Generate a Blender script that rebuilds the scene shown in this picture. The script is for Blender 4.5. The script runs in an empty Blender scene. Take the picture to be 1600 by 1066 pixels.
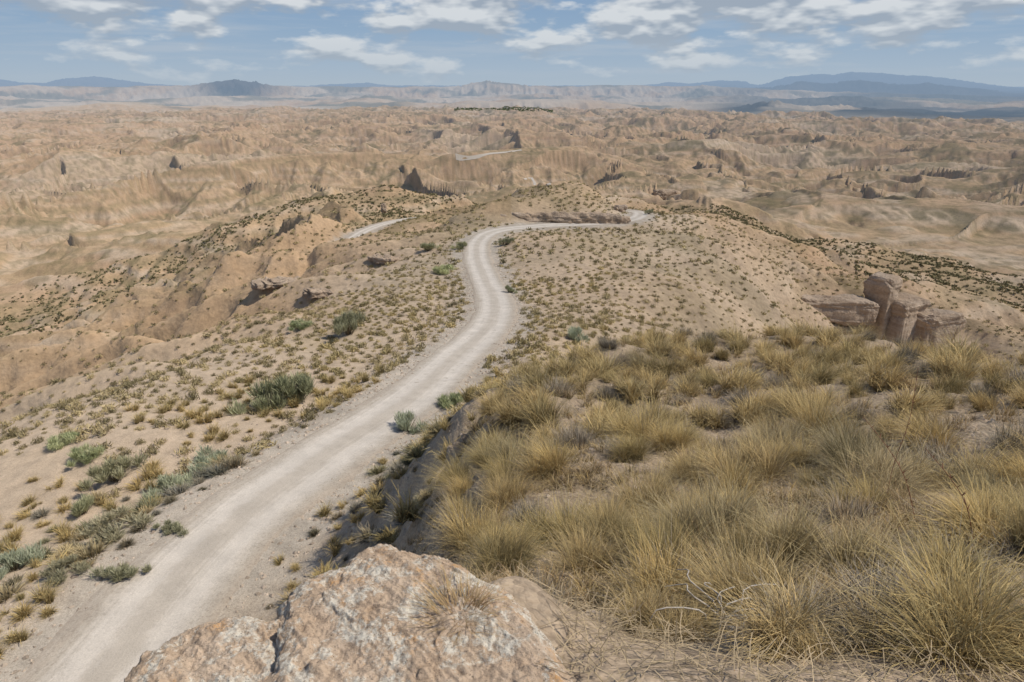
import bpy, math, random, time
import numpy as np
from mathutils import Vector
T0=time.time()
rng=np.random.default_rng(7); random.seed(7)
F=1067.; PITCH=math.radians(20.45); SP,CP=math.sin(PITCH),math.cos(PITCH)
COL=bpy.context.scene.collection
# ------------------------------------------------------------------ helpers
def unp(px,py,d):
    v=(533-py)/F
    return ((px-800)/F*d, d*(CP+v*SP), d*(-SP+v*CP))
def hp(px,d,Z):
    return ((px-800)/F*d, (d+Z*SP)/CP, Z)
def ss(x,a,b):
    t=np.clip((x-a)/(b-a),0,1); return t*t*(3-2*t)
def lerp(a,b,t): return a+(b-a)*t
_a=rng.uniform(0,2*math.pi,256); GX=np.cos(_a); GY=np.sin(_a); R1=rng.uniform(0,1,256); R2=rng.uniform(0,1,256)
def hsh(ix,iy,s):
    h=(ix*374761393+iy*668265263+s*974711)&0xffffffff
    h=((h^(h>>13))*1274126177)&0xffffffff
    return (h^(h>>16))&255
def perlin(x,y,s=0):
    fx=np.floor(x); fy=np.floor(y); ix=fx.astype(np.int64); iy=fy.astype(np.int64)
    x=x-fx; y=y-fy
    u=x*x*x*(x*(x*6-15)+10); v=y*y*y*(y*(y*6-15)+10)
    def g(i,j):
        h=hsh(ix+i,iy+j,s); return GX[h]*(x-i)+GY[h]*(y-j)
    a=g(0,0); b=g(1,0); c=g(0,1); d=g(1,1)
    return 1.5*((a+(b-a)*u)*(1-v)+(c+(d-c)*u)*v)
def fbm(x,y,wl,n,s=0,g=.5):
    o=0; a=1; t=0
    for k in range(n):
        o=o+a*perlin(x/wl+k*17.3,y/wl-k*9.1,s+k); t+=a; a*=g; wl*=.5
    return o/t*1.4
# ------------------------------------------------------------------ control points for the land
road_ctrl=[unp(-60,1300,17.5),unp(40,1170,19.5),unp(148,1066,21.6),unp(262,930,25.6),unp(385,800,30.8),unp(515,710,37),unp(645,620,45.8),unp(708,563,57),unp(750,525,66),
 unp(770,498,76),unp(772,468,89),unp(755,430,109),unp(745,400,125),unp(750,375,141),unp(780,360,151),unp(850,353,159),unp(920,350,163),unp(968,346,167),unp(996,340,173),unp(1000,332,184),unp(985,331,196)]
track_ctrl=[unp(535,385,178),unp(556,369,186),unp(575,359,196),unp(600,350,206),unp(635,343,216),unp(690,338,226),unp(740,337,234)]
pts=[]
vis="""1600,1066,2;1300,1066,2;1000,1000,2.6;1100,900,4;1500,900,3.2;1300,800,5.5;1600,700,7;1500,650,9;1300,610,12.5;1100,615,14;1100,700,9.5;
1100,572,18;1250,572,17.5;1400,585,15.5;1000,590,17;1200,545,21;1050,545,21;1350,552,19.5;1500,580,14.5
850,955,3;760,900,4.4;700,790,9;740,680,12;800,610,15;900,562,19;1020,534,23.5;1200,530,23.5;1400,538,21.5;1600,572,16;950,800,6.5;950,640,13;800,700,11;800,800,6.8;850,880,4.6
620,850,20;650,800,22;640,720,27;560,800,27;740,600,42;700,640,37;682,806,12.5;668,818,16;700,730,16;675,745,21;760,640,22;740,660,28;850,560,55;830,500,70;900,480,88;1000,500,85;1150,500,105;900,400,125;1050,400,140;1150,420,145;1130,347,178;1240,400,185;1200,470,135;
1250,440,175;1370,452,185;1480,480,180;1400,525,172;1300,430,200;1400,420,330;1550,450,310;1550,500,240
770,322,172;900,301,195;840,316,182;960,322,188;740,350,165;640,390,150;690,370,160;600,376,172;660,364,182;720,358,180
60,900,28;150,700,42;0,700,45;250,600,55;350,550,68;500,500,85;640,440,105;450,440,155;320,490,160;100,620,125;30,650,112;600,400,150;480,365,182
100,500,310;0,530,285;100,410,420;300,420,330;0,440,400;380,350,380;30,575,215;250,530,180;150,570,175;700,320,400;1100,320,420;1300,380,450;200,800,36;330,700,42;60,1010,23;480,640,48
200,470,290;400,400,310;100,360,520;300,340,560;0,340,600;500,320,500;200,300,850;500,300,800;800,300,850;1100,300,850;1400,310,820;1600,330,700"""
for t in vis.replace('\n',';').split(';'):
    if t.strip():
        a=[float(q) for q in t.split(',')]; pts.append(unp(*a))
for a in [(800,22,-12.5),(790,35,-16.8),(1000,32,-16),(1000,55,-24),(1200,28,-12.5),(1400,26,-12),(1300,35,-19),(1300,60,-33),(1300,100,-47),(1300,145,-58),(1550,22,-12),(1550,32,-20),(1550,60,-34),(1550,120,-58),
          (880,260,-50),(880,400,-88),(1150,260,-55),(560,300,-66)]:
    pts.append(hp(*a))
for th,l in ((-.7,[(2.3,-2.4),(4,-5.6),(8,-11),(14,-16)]),(-.35,[(2.7,-2.3),(4,-4.4),(8,-9),(14,-12.8)]),(-.08,[(2.5,-2.25)]),(0.02,[(2.3,-1.9)]),
    (-1.15,[(1.6,-1.8),(5,-8),(15,-17),(40,-27),(100,-60),(300,-98),(600,-115),(900,-118)]),(1.15,[(1.6,-1.6),(5,-2.6),(15,-5.5),(40,-24),(100,-50),(300,-90),(600,-116),(900,-120)]),
    (-.7,[(1.6,-1.75)]),(-.35,[(1.6,-1.7)]),(.3,[(1.6,-1.6)]),(0,[(1.6,-1.7)])):
    for r_,z_ in l: pts.append((r_*math.sin(th),r_*math.cos(th),z_))
pts+=road_ctrl+track_ctrl
P=np.array(pts); pr=np.hypot(P[:,0],P[:,1]); pt=np.arctan2(P[:,0],P[:,1]); pl=np.log(pr); pq=P[:,2]/pr
def K(d2): return .5*d2*np.log(d2+1e-9)
n=len(P); D2=(pt[:,None]-pt)**2+(pl[:,None]-pl)**2
A=np.zeros((n+3,n+3)); A[:n,:n]=K(D2)+np.eye(n)*4e-4
Q=np.stack([np.ones(n),pt,pl],1); A[:n,n:]=Q; A[n:,:n]=Q.T
W=np.linalg.solve(A,np.concatenate([pq,[0,0,0]]))
NT,NL=300,380; gt=np.linspace(-1.5,1.5,NT); gl=np.linspace(math.log(1.5),math.log(1000),NL)
TT,LL=np.meshgrid(gt,gl); G=np.zeros_like(TT)
for i in range(n): G+=W[i]*K((TT-pt[i])**2+(LL-pl[i])**2)
G+=W[n]+W[n+1]*TT+W[n+2]*LL
def rbf(x,y):
    r=np.maximum(np.hypot(x,y),1e-4); th=np.clip(np.arctan2(x,y),-1.49,1.49)
    l=np.clip(np.log(r),gl[0]+1e-6,gl[-1]-1e-6)
    a=(th-gt[0])/(gt[1]-gt[0]); b=(l-gl[0])/(gl[1]-gl[0]); i=a.astype(int); j=b.astype(int); a=a-i; b=b-j
    q=(G[j,i]*(1-a)+G[j,i+1]*a)*(1-b)+(G[j+1,i]*(1-a)+G[j+1,i+1]*a)*b
    return q*np.exp(l)
def hz(px): return np.arctan(((px-800)/F)/1.0676)
def crest(tab,th):
    a=np.array(tab,float); t=hz(a[:,0]); z=(((533-a[:,1])/F)*CP-SP)/1.0676
    return np.interp(th,t,z)
L1=[(-600,134),(-200,128),(0,126),(40,131),(70,131),(100,125),(150,121.5),(190,126),(230,131),(280,134),(480,134.5),(540,131),(575,129.5),(610,134),(1000,134),(1045,129),(1075,131),(1110,127.5),(1150,125),(1185,132),(1225,122),(1265,116),(1300,119),(1330,114),(1365,116.5),(1400,117),(1440,119.5),(1490,126),(1540,132),(1600,138),(2200,150)]
L1B=[(-600,160),(1000,160),(1080,144),(1140,138),(1200,137),(1250,128),(1290,132),(1345,125),(1400,130),(1450,128),(1500,136),(1560,141),(1600,146),(2200,155)]
L2=[(-600,142),(0,138),(60,137),(120,139),(290,137),(330,132),(370,127),(395,130),(430,137),(560,140),(715,137),(742,131.5),(765,127),(785,131),(835,137.5),(900,138),(960,136),(1050,139),(1100,137),(1180,141),(1300,146),(1600,152),(2200,155)]
L3=[(-600,190),(1050,188),(1140,174),(1185,166),(1215,157),(1245,161),(1300,166),(1380,170),(1430,178),(1460,175),(1600,182),(2200,184)]
def far(x,y):
    r=np.hypot(x,y); th=np.arctan2(x,y)
    top=-106-.0080*r
    wx=fbm(x,y,700,2,21)*170; wy=fbm(x,y,700,2,24)*170
    n1=np.abs(perlin((x+wx)/850,(y+wy)/600,11)); n2=np.abs(perlin((x+wy)/380,(y-wx)/280,15)); n3_=np.abs(perlin((x-wy)/170,(y+wx)/140,16))
    zz=top+6-72*n1-36*n2-12*n3_+fbm(x,y,2500,2,17)*12
    k=3.; zz=-k*np.log(np.exp(np.clip(-(zz-top)/k,-40,40))+1)+top
    m=r>2300
    if m.any():
        xm,ym,rm,tm=x[m],y[m],r[m],th[m]
        Re=lerp(5600,3600,ss(tm,.12,.55))+perlin(xm/900,ym/900,5)*500
        low=lerp(-265,-120,ss(rm,14000,45000))+fbm(xm,ym,2600,4,31)*130*ss(rm,4500,8000)
        q=lerp(zz[m],low,ss((rm-Re)/900,0,1))
        rg=np.abs(fbm(xm,ym,3600,4,45))
        g=np.exp(-((rm-41000-1500*perlin(tm*14,rm*0,3))/6500)**2); q=np.where(rm>20000,np.maximum(q,lerp(q,crest(L1,tm)*rm-rg*300,g)),q)
        g=np.exp(-((rm-25000)/3200)**2); q=np.maximum(q,lerp(-500,crest(L1B,tm)*rm-rg*300,g))
        g=np.exp(-((rm-17000)/1700)**2); q=np.maximum(q,lerp(-400,crest(L2,tm)*rm+25*perlin(xm/700,ym/700,46),g))
        g=np.exp(-((rm-8600)/1100)**2); q=np.maximum(q,lerp(-600,crest(L3,tm)*rm+80*fbm(xm,ym,900,4,47),g))
        zz[m]=q
    return zz
def B(x,y):
    sh=x.shape; x=x.ravel(); y=y.ravel(); r=np.hypot(x,y); z=rbf(x,y); m=r>400
    if m.any():
        w=ss(np.log(r[m]),math.log(400),math.log(880)); z[m]=lerp(z[m],far(x[m],y[m]),w)
    return z.reshape(sh)
# ------------------------------------------------------------------ road curves
def catmull(c,step):
    c=[Vector(p) for p in c]; out=[]
    for i in range(len(c)-1):
        p0=c[max(i-1,0)];p1=c[i];p2=c[i+1];p3=c[min(i+2,len(c)-1)]
        k=max(2,int((p2-p1).length/step))
        for j in range(k):
            t=j/k; out.append(.5*((2*p1)+(p2-p0)*t+(2*p0-5*p1+4*p2-p3)*t*t+(3*p1-p0-3*p2+p3)*t**3))
    out.append(c[-1]); return np.array([tuple(p) for p in out])
def smooth_z(a,n=12):
    z=np.pad(a[:,2],n,mode='edge'); a[:,2]=np.convolve(z,np.ones(2*n+1)/(2*n+1),'same')[n:-n]; return a
RD=smooth_z(catmull(road_ctrl,.8),6); TR=smooth_z(catmull(track_ctrl,.8),6)
def near_curve(x,y,C,pad=18):
    shp=x.shape; x=x.ravel(); y=y.ravel(); d=np.full(x.shape,99.); z=np.zeros(x.shape)
    m=np.where((x>C[:,0].min()-pad)&(x<C[:,0].max()+pad)&(y>C[:,1].min()-pad)&(y<C[:,1].max()+pad))[0]
    for s in range(0,len(m),40000):
        k=m[s:s+40000]; q=(x[k,None]-C[None,:,0])**2+(y[k,None]-C[None,:,1])**2
        b=q.argmin(1); d[k]=np.sqrt(q[np.arange(len(k)),b]); z[k]=C[b,2]
    return d.reshape(shp),z.reshape(shp)
def erosion(px,py,dx,dy):
    fx=np.floor(px); fy=np.floor(py); ix=fx.astype(np.int64); iy=fy.astype(np.int64); fx=px-fx; fy=py-fy
    h=0;gx=0;wt=0
    for i in (-1,0,1,2):
        for j in (-1,0,1,2):
            k=hsh(ix-i+1,iy-j+1,9); ppx=fx+(i-1)-R1[k]*.5; ppy=fy+(j-1)-R2[k]*.5
            w=np.exp(-2.2*(ppx*ppx+ppy*ppy)); m=(ppx*dx+ppy*dy)*6.283
            h=h+np.cos(m)*w; gx=gx-np.sin(m)*w; wt=wt+w
    h=h/wt; gx=gx/wt
    a=np.sqrt(h*h+gx*gx)+.18; hn=h/a
    hh=1-2*np.sqrt(np.clip((1-hn)*.5,0,1)+.01)
    return .55*h+.6*(hh+.27),gx*6.283*dx,gx*6.283*dy
OCT=[(300,19,350,1000),(140,13,220,560),(66,6.6,88,270),(31,3.4,50,140),(15,1.55,34,100),(7.5,.6,28,70)]
def terr(z,step,a,b):
    t=z/step; f=np.floor(t); t=t-f; return (f+ss(t,a,b))*step
def H(x,y):
    x=np.asarray(x,float); y=np.asarray(y,float)
    r=np.hypot(x,y); z=B(x,y); e=np.maximum(.6,r*.006)
    gx=(B(x+e,y)-z)/e; gy=(B(x,y+e)-z)/e
    rd,rz=near_curve(x,y,RD); td,tz=near_curve(x,y,TR)
    dm=ss(np.minimum(rd,td),3,17)*(1-ss(r,12000,30000)*.3)
    calm=1-.5*ss(x,-25,10)*(1-ss(r,150,260))+.85*(1-ss(x,-50,-26))*(1-ss(r,260,420))
    far_amp=1+ss(r,6000,16000)*2.4
    z2=z.copy()
    for wl,am,ra,rb in OCT:
        ww=ss(r,ra,rb)*dm*calm
        if wl<60: ww=ww*(1-ss(r,4500,8000))
        msk=ww>.001
        if not msk.any(): continue
        xm=x[msk]; ym=y[msk]; wm=ww[msk]*am*far_amp[msk]
        l=np.sqrt(gx[msk]**2+gy[msk]**2)+.13; sx=-gy[msk]/l; sy=gx[msk]/l
        h,hx,hy=erosion(xm/wl+3.1,ym/wl,sx,sy)
        fl=np.clip(l*2.2,.45,1)
        z2[msk]+=h*wm*fl; gx[msk]+=hx*wm*fl/wl; gy[msk]+=hy*wm*fl/wl
    wz=perlin(x/260,y/260,61)*5
    tw=ss(r,80,240)*dm*(1-ss(r,3500,8000))
    zt=terr(z2+wz,8.5,.3,.8)-wz
    zt=.55*zt+.45*(terr(z2+wz,3.1,.3,.8)-wz)
    z2=lerp(z2,zt,tw*.5)
    nr=ss(r,1.5,6)
    z2+=fbm(x,y,6,3,71)*.38*ss(r,10,40)*dm*(1-ss(r,200,500))
    z2+=fbm(x,y,1.6,3,75)*.10*nr*np.clip(dm+.15,0,1)*(1-ss(r,60,120))
    nn=r<30
    if nn.any():
        th=np.arctan2(x[nn],y[nn]); rough=1+1.6*(1-ss(th,-.14,.0))*ss(r[nn],4,8)
        z2[nn]+=(np.abs(fbm(x[nn],y[nn],.7,4,78))*.13-.03)*rough*ss(r[nn],1.5,3)*(1-ss(r[nn],18,30))*ss(rd[nn],4,8)
    z2=lerp(rz,z2,ss(rd,2.7,8)); z2=lerp(tz,z2,ss(td,2.2,6))
    return z2
def hit(px,py,dmin=1.5,dmax=5000):
    d=np.exp(np.linspace(math.log(dmin),math.log(dmax),900)); x,y,z=unp(px,py,d)
    h=H(x,y); k=np.argmax(h>=z)
    return float(x[k]),float(y[k]),float(h[k]),float(d[k])
# ------------------------------------------------------------------ mesh builders
def make_mesh(name,V,Fq,col=None,smooth=True,extra=None):
    me=bpy.data.meshes.new(name); V=np.ascontiguousarray(V,dtype=np.float32); Fq=np.ascontiguousarray(Fq,dtype=np.int32)
    me.vertices.add(len(V)); me.vertices.foreach_set('co',V.ravel())
    k=Fq.shape[1]; me.loops.add(Fq.size); me.loops.foreach_set('vertex_index',Fq.ravel())
    me.polygons.add(len(Fq)); me.polygons.foreach_set('loop_start',np.arange(0,Fq.size,k,dtype=np.int32))
    me.update(calc_edges=True)
    me.polygons.foreach_set('use_smooth',np.full(len(Fq),smooth))
    if col is not None:
        c=np.ones((len(V),4),np.float32); c[:,:3]=col
        a=me.color_attributes.new('Col','FLOAT_COLOR','POINT'); a.data.foreach_set('color',c.ravel())
    if extra:
        for kx,vx in extra.items():
            a=me.attributes.new(kx,'FLOAT','POINT'); a.data.foreach_set('value',np.ascontiguousarray(vx,dtype=np.float32).ravel())
    me.update(); return me
def link(name,me,mat=None,parent=None,loc=(0,0,0)):
    o=bpy.data.objects.new(name,me); COL.objects.link(o); o.location=loc
    if mat is not None and me is not None and not me.materials: me.materials.append(mat)
    if parent: o.parent=parent
    return o
def tag(o,label,cat,group=None,kind=None):
    o['label']=label; o['category']=cat
    if group: o['group']=group
    if kind: o['kind']=kind
    return o
def gridfaces(nr,nc,wrap=False):
    i=np.arange(nr-1)[:,None]; j=np.arange(nc if wrap else nc-1)[None,:]; j2=(j+1)%nc
    return np.stack([i*nc+j,i*nc+j2,(i+1)*nc+j2,(i+1)*nc+j],-1).reshape(-1,4)
# ------------------------------------------------------------------ materials
def nodes(name):
    m=bpy.data.materials.new(name); m.use_nodes=True; nt=m.node_tree; nt.nodes.clear(); return m,nt
class NT_:
    def __init__(s,nt): s.nt=nt
    def n(s,t,**k):
        x=s.nt.nodes.new(t)
        for a,b in k.items(): setattr(x,a,b)
        return x
    def math(s,op,a,b=0.,c=None,clamp=False):
        x=s.n('ShaderNodeMath',operation=op,use_clamp=clamp)
        for i,v in enumerate([a,b]+([c] if c is not None else [])):
            if isinstance(v,bpy.types.NodeSocket): s.nt.links.new(v,x.inputs[i])
            else: x.inputs[i].default_value=v
        return x.outputs[0]
    def mix(s,a,b,f,bt='MIX'):
        x=s.n('ShaderNodeMix',data_type='RGBA',blend_type=bt)
        for i,v in ((0,f),(6,a),(7,b)):
            if isinstance(v,bpy.types.NodeSocket): s.nt.links.new(v,x.inputs[i])
            else: x.inputs[i].default_value=(v if i==0 else (*v,1))
        return x.outputs[2]
    def ramp(s,f,st,interp='LINEAR'):
        x=s.n('ShaderNodeValToRGB'); x.color_ramp.interpolation=interp; e=x.color_ramp.elements
        while len(e)<len(st): e.new(.5)
        for q,(p,c) in zip(e,st): q.position=p; q.color=(c,c,c,1) if not hasattr(c,'__len__') else (*c,1)
        s.nt.links.new(f,x.inputs[0]); return x.outputs[0]
    def noise(s,vec,scale,detail=4,rough=.55,**k):
        x=s.n('ShaderNodeTexNoise',**k); x.inputs['Scale'].default_value=scale; x.inputs['Detail'].default_value=detail; x.inputs['Roughness'].default_value=rough
        s.nt.links.new(vec,x.inputs['Vector']); return x.outputs[0]
def ground_mat():
    m,nt=nodes('ground_soil'); b=NT_(nt)
    tc=b.n('ShaderNodeTexCoord').outputs['Object']; att=b.n('ShaderNodeAttribute',attribute_name='Col').outputs['Color']
    hzf=b.n('ShaderNodeAttribute',attribute_name='haze').outputs['Fac']; nearf=b.n('ShaderNodeAttribute',attribute_name='near').outputs['Fac']
    n1=b.noise(tc,14,3,.7); n2=b.noise(tc,.9,4,.65); n3=b.noise(tc,.06,5,.68)
    vo=b.n('ShaderNodeTexVoronoi',feature='F1'); vo.inputs['Scale'].default_value=22; nt.links.new(tc,vo.inputs['Vector'])
    vsc=b.ramp(vo.outputs['Color'],[(0,.68),(.5,1.),(1,1.2)])
    c=b.mix(att,b.ramp(n1,[(.25,.6),(.5,1.),(.75,1.3)]),.8,'MULTIPLY')
    c=b.mix(c,b.ramp(n2,[(.3,.75),(.5,1.),(.7,1.18)]),.8,'MULTIPLY')
    c=b.mix(c,b.ramp(n3,[(.3,.8),(.5,1.),(.7,1.12)]),.9,'MULTIPLY')
    c=b.mix(c,vsc,b.math('MULTIPLY',nearf,.7),'MULTIPLY')
    p=b.n('ShaderNodeBsdfDiffuse'); nt.links.new(c,p.inputs['Color']); p.inputs['Roughness'].default_value=.6
    hgt=b.math('ADD',b.math('MULTIPLY',n1,.035),b.math('MULTIPLY',n2,.14)); hgt=b.math('ADD',hgt,b.math('MULTIPLY',vo.outputs['Distance'],-.03))
    hgt=b.math('ADD',hgt,b.math('MULTIPLY',n3,2.2))
    bp=b.n('ShaderNodeBump'); bp.inputs['Distance'].default_value=1.; bp.inputs['Strength'].default_value=.7; nt.links.new(hgt,bp.inputs['Height']); nt.links.new(bp.outputs[0],p.inputs['Normal'])
    em=b.n('ShaderNodeEmission'); em.inputs[0].default_value=(.32,.44,.60,1); em.inputs[1].default_value=.92  # aerial haze painted onto the ground as a bluish glow, stronger with distance
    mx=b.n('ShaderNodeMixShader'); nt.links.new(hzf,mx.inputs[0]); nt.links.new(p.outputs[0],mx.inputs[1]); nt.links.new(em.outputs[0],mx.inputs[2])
    o=b.n('ShaderNodeOutputMaterial'); nt.links.new(mx.outputs[0],o.inputs[0]); return m
def plant_mat(name,tr=.25,var=.35):
    m,nt=nodes(name); b=NT_(nt); att=b.n('ShaderNodeAttribute',attribute_name='Col').outputs['Color']
    oi=b.n('ShaderNodeObjectInfo').outputs['Random']
    c=b.mix(att,b.ramp(oi,[(0,(1-var,1-var*.9,1-var)),(.5,(1,1,1)),(1,(1+var*.6,1+var*.45,1+var*.2))]),1.,'MULTIPLY')
    d=b.n('ShaderNodeBsdfDiffuse'); nt.links.new(c,d.inputs[0]); o=b.n('ShaderNodeOutputMaterial')
    if tr:
        t=b.n('ShaderNodeBsdfTranslucent'); nt.links.new(c,t.inputs[0])
        mx=b.n('ShaderNodeMixShader'); mx.inputs[0].default_value=tr; nt.links.new(d.outputs[0],mx.inputs[1]); nt.links.new(t.outputs[0],mx.inputs[2]); nt.links.new(mx.outputs[0],o.inputs[0])
    else: nt.links.new(d.outputs[0],o.inputs[0])
    return m
def rock_mat(name,base,base2,lichen=False,strat=0):
    m,nt=nodes(name); b=NT_(nt); tc=b.n('ShaderNodeTexCoord').outputs['Object']
    if lichen:
        n1=b.noise(tc,5,6,.65); n2=b.noise(tc,42,6,.75); n3=b.noise(tc,7,9,.76); n4=b.noise(tc,130,3,.7); n5=b.noise(tc,3.3,8,.75)
        c=b.mix(base,base2,b.ramp(n1,[(.35,0.),(.65,1.)]))
        c=b.mix(c,(.56,.31,.12),b.math('MULTIPLY',b.ramp(n5,[(.53,0.),(.61,1.)]),b.ramp(n2,[(.42,.0),(.58,.85)])))
        c=b.mix(c,(.66,.62,.53),b.math('MULTIPLY',b.ramp(n3,[(.505,0.),(.54,.85)]),b.ramp(n2,[(.40,.15),(.54,1.)])))
        c=b.mix(c,(.07,.06,.05),b.ramp(n4,[(.59,0.),(.69,.75)]))
        c=b.mix(c,b.ramp(n2,[(.25,.5),(.5,1.),(.75,1.2)]),.9,'MULTIPLY')
        hgt=b.math('ADD',b.math('MULTIPLY',n2,.022),b.math('MULTIPLY',n3,.012)); hgt=b.math('ADD',hgt,b.math('MULTIPLY',n4,.008))
    else:
        n1=b.noise(tc,.35,7,.65); n2=b.noise(tc,2.2,6,.7)
        mp=b.n('ShaderNodeMapping'); mp.inputs['Scale'].default_value=(.12,.12,1.2); nt.links.new(tc,mp.inputs[0]); n3=b.noise(mp.outputs[0],1.,6,.6)
        c=b.mix(base,base2,b.ramp(n3,[(.4,0.),(.6,1.)])); c=b.mix(c,b.ramp(n2,[(.3,.7),(.5,1.),(.7,1.15)]),.8,'MULTIPLY'); c=b.mix(c,b.ramp(n1,[(.3,.75),(.7,1.15)]),.8,'MULTIPLY')
        hgt=b.math('ADD',b.math('MULTIPLY',n2,.4),b.math('MULTIPLY',n1,1.6))
    p=b.n('ShaderNodeBsdfDiffuse'); nt.links.new(c,p.inputs['Color']); p.inputs['Roughness'].default_value=.6
    bp=b.n('ShaderNodeBump'); bp.inputs['Distance'].default_value=1.; bp.inputs['Strength'].default_value=.85 if lichen else .7; nt.links.new(hgt,bp.inputs['Height']); nt.links.new(bp.outputs[0],p.inputs['Normal'])
    o=b.n('ShaderNodeOutputMaterial'); nt.links.new(p.outputs[0],o.inputs[0]); return m
def road_mat():
    m,nt=nodes('road_gravel'); b=NT_(nt); tc=b.n('ShaderNodeTexCoord').outputs['Object']
    u=b.n('ShaderNodeAttribute',attribute_name='across').outputs['Fac']; s_=b.n('ShaderNodeAttribute',attribute_name='along').outputs['Fac']
    cx=b.n('ShaderNodeCombineXYZ'); nt.links.new(b.math('MULTIPLY',u,3.2),cx.inputs[0]); nt.links.new(b.math('MULTIPLY',s_,.09),cx.inputs[1])
    streak=b.noise(cx.outputs[0],1.6,5,.6)
    uu=b.math('ADD',b.math('ADD',u,b.math('MULTIPLY',b.math('SUBTRACT',streak,.5),1.0)),b.math('MULTIPLY',b.math('SUBTRACT',b.noise(tc,1.2,4,.7),.5),1.1))
    au=b.math('DIVIDE',b.math('ABSOLUTE',uu),3.2)
    c=b.ramp(au,[(0,(.46,.405,.34)),(.16,(.475,.42,.355)),(.28,(.55,.495,.43)),(.48,(.56,.505,.44)),(.62,(.49,.435,.37)),(.76,(.42,.365,.30)),(.9,(.40,.34,.275)),(1,(.40,.33,.26))])
    n1=b.noise(tc,18,4,.75); n2=b.noise(tc,.8,5,.6)
    vo=b.n('ShaderNodeTexVoronoi'); vo.inputs['Scale'].default_value=13; nt.links.new(tc,vo.inputs['Vector'])
    c=b.mix(c,b.ramp(n1,[(.25,.72),(.5,1.),(.75,1.18)]),.8,'MULTIPLY'); c=b.mix(c,b.ramp(n2,[(.3,.86),(.7,1.08)]),.9,'MULTIPLY'); c=b.mix(c,b.ramp(streak,[(.3,.94),(.7,1.05)]),.8,'MULTIPLY')
    c=b.mix(c,b.ramp(vo.outputs['Color'],[(0,.75),(.4,1.),(1,1.1)]),b.ramp(au,[(.4,.2),(.7,.8)]),'MULTIPLY')
    p=b.n('ShaderNodeBsdfDiffuse'); nt.links.new(c,p.inputs['Color']); p.inputs['Roughness'].default_value=.6
    hgt=b.math('ADD',b.math('MULTIPLY',n1,.03),b.math('MULTIPLY',streak,.03))
    bp=b.n('ShaderNodeBump'); bp.inputs['Distance'].default_value=1.; bp.inputs['Strength'].default_value=.6; nt.links.new(hgt,bp.inputs['Height']); nt.links.new(bp.outputs[0],p.inputs['Normal'])
    o=b.n('ShaderNodeOutputMaterial'); nt.links.new(p.outputs[0],o.inputs[0]); return m
M_g=ground_mat(); M_road=road_mat(); M_grass=plant_mat('dry_grass',.2,.25); M_dead=plant_mat('dead_grass',0,.25); M_broom=plant_mat('broom_foliage',.15,.2); M_wood=plant_mat('bark',0,.2); M_shrub=plant_mat('shrub_twigs',0,.3)
M_rock=rock_mat('pale_rock',(.49,.385,.29),(.42,.315,.225)); M_lich=rock_mat('lichen_rock',(.50,.365,.25),(.57,.445,.33),True)
# ------------------------------------------------------------------ ground sheet
rows=np.concatenate([[.05,.4,.8],np.exp(np.linspace(math.log(1.1),math.log(20),200,endpoint=False)),np.exp(np.linspace(math.log(20),math.log(260),400,endpoint=False)),
   np.exp(np.linspace(math.log(260),math.log(6500),760,endpoint=False)),np.exp(np.linspace(math.log(6500),math.log(62000),260))])
cols=np.radians(np.concatenate([np.linspace(-85,-47.5,36,endpoint=False),np.linspace(-47.5,47.5,1080,endpoint=False),np.linspace(47.5,85,37)]))
RR,TH=np.meshgrid(rows,cols,indexing='ij'); X=RR*np.sin(TH); Y=RR*np.cos(TH)
Z=H(X,Y); tA=time.time()-T0
dZr=np.gradient(Z,axis=0)/np.gradient(RR,axis=0); dZt=np.gradient(Z,axis=1)/(np.gradient(TH,axis=1)*RR)
slope=np.sqrt(dZr**2+dZt**2)
gX=dZr*np.sin(TH)+dZt*np.cos(TH)   # positive: ground climbs toward +x, the cooler aspect that carries more scrub
rd,_=near_curve(X,Y,RD); td,_=near_curve(X,Y,TR)
def C3(*c): return np.array(c)[None,None,:]
c_och=C3(.46,.32,.195); c_pink=C3(.44,.345,.25); c_red=C3(.395,.245,.15); c_pale=C3(.51,.42,.32); c_ol=C3(.18,.15,.075); c_grav=C3(.415,.36,.295)
def mix(a,b,t): return a+(b-a)*t[...,None]
och=np.where(TH<0,lerp(ss(RR,95,200),ss(RR,58,110),ss(-TH,.15,.4)),.25+.75*ss(RR,120,260)); och=np.clip(och+.25*fbm(X,Y,60,3,81),0,1)
c=mix(c_pink+0*X[...,None],c_och,och)
band=perlin(Z/4.2+perlin(X/260,Y/260,83)*1.2,X/900,82); band2=perlin(Z/11,Y/2000+5,84)
fr=ss(RR,90,260)
c=mix(c,c_pale,np.clip(band*1.6,0,1)*.65*(.25+.75*fr)); c=mix(c,c_red,np.clip(-band2*1.8,0,1)*.5*fr)
c=mix(c,c_ol*1.2,np.clip(-band*1.5,0,1)*.5*fr*(1-ss(RR,4000,7000)))
c=mix(c,c_red,ss(RR,500,1400)*(1-ss(RR,4500,7000))*.3)
patch=fbm(X,Y,420,3,85); c=mix(c,c_pale,ss(patch,.15,.5)*ss(RR,700,1500)*.4)
veg=ss(fbm(X,Y,26,3,86)*(1-.5*fr)+.6*fbm(X,Y,110,2,87)-np.clip(slope-.35,0,1)*.6+np.clip(gX,-.6,.6)*.8*fr,-.1,.5)
c=mix(c,c_ol,veg*lerp(.24,.62,fr)*(1-ss(RR,5000,9000))*ss(np.minimum(rd,td),3,9)*ss(RR,25,60))
micro=ss(fbm(X,Y,9,2,88),.05,.4); c=mix(c,c_ol,micro*.38*ss(RR,180,400)*(1-ss(RR,1200,2200)))
m2=ss(perlin(X/(RR*.0022+1.5),Y/(RR*.0022+1.5),98),.12,.42); c=mix(c,c_ol,m2*.36*ss(RR,400,900)*(1-ss(RR,5000,8000)))
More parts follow.
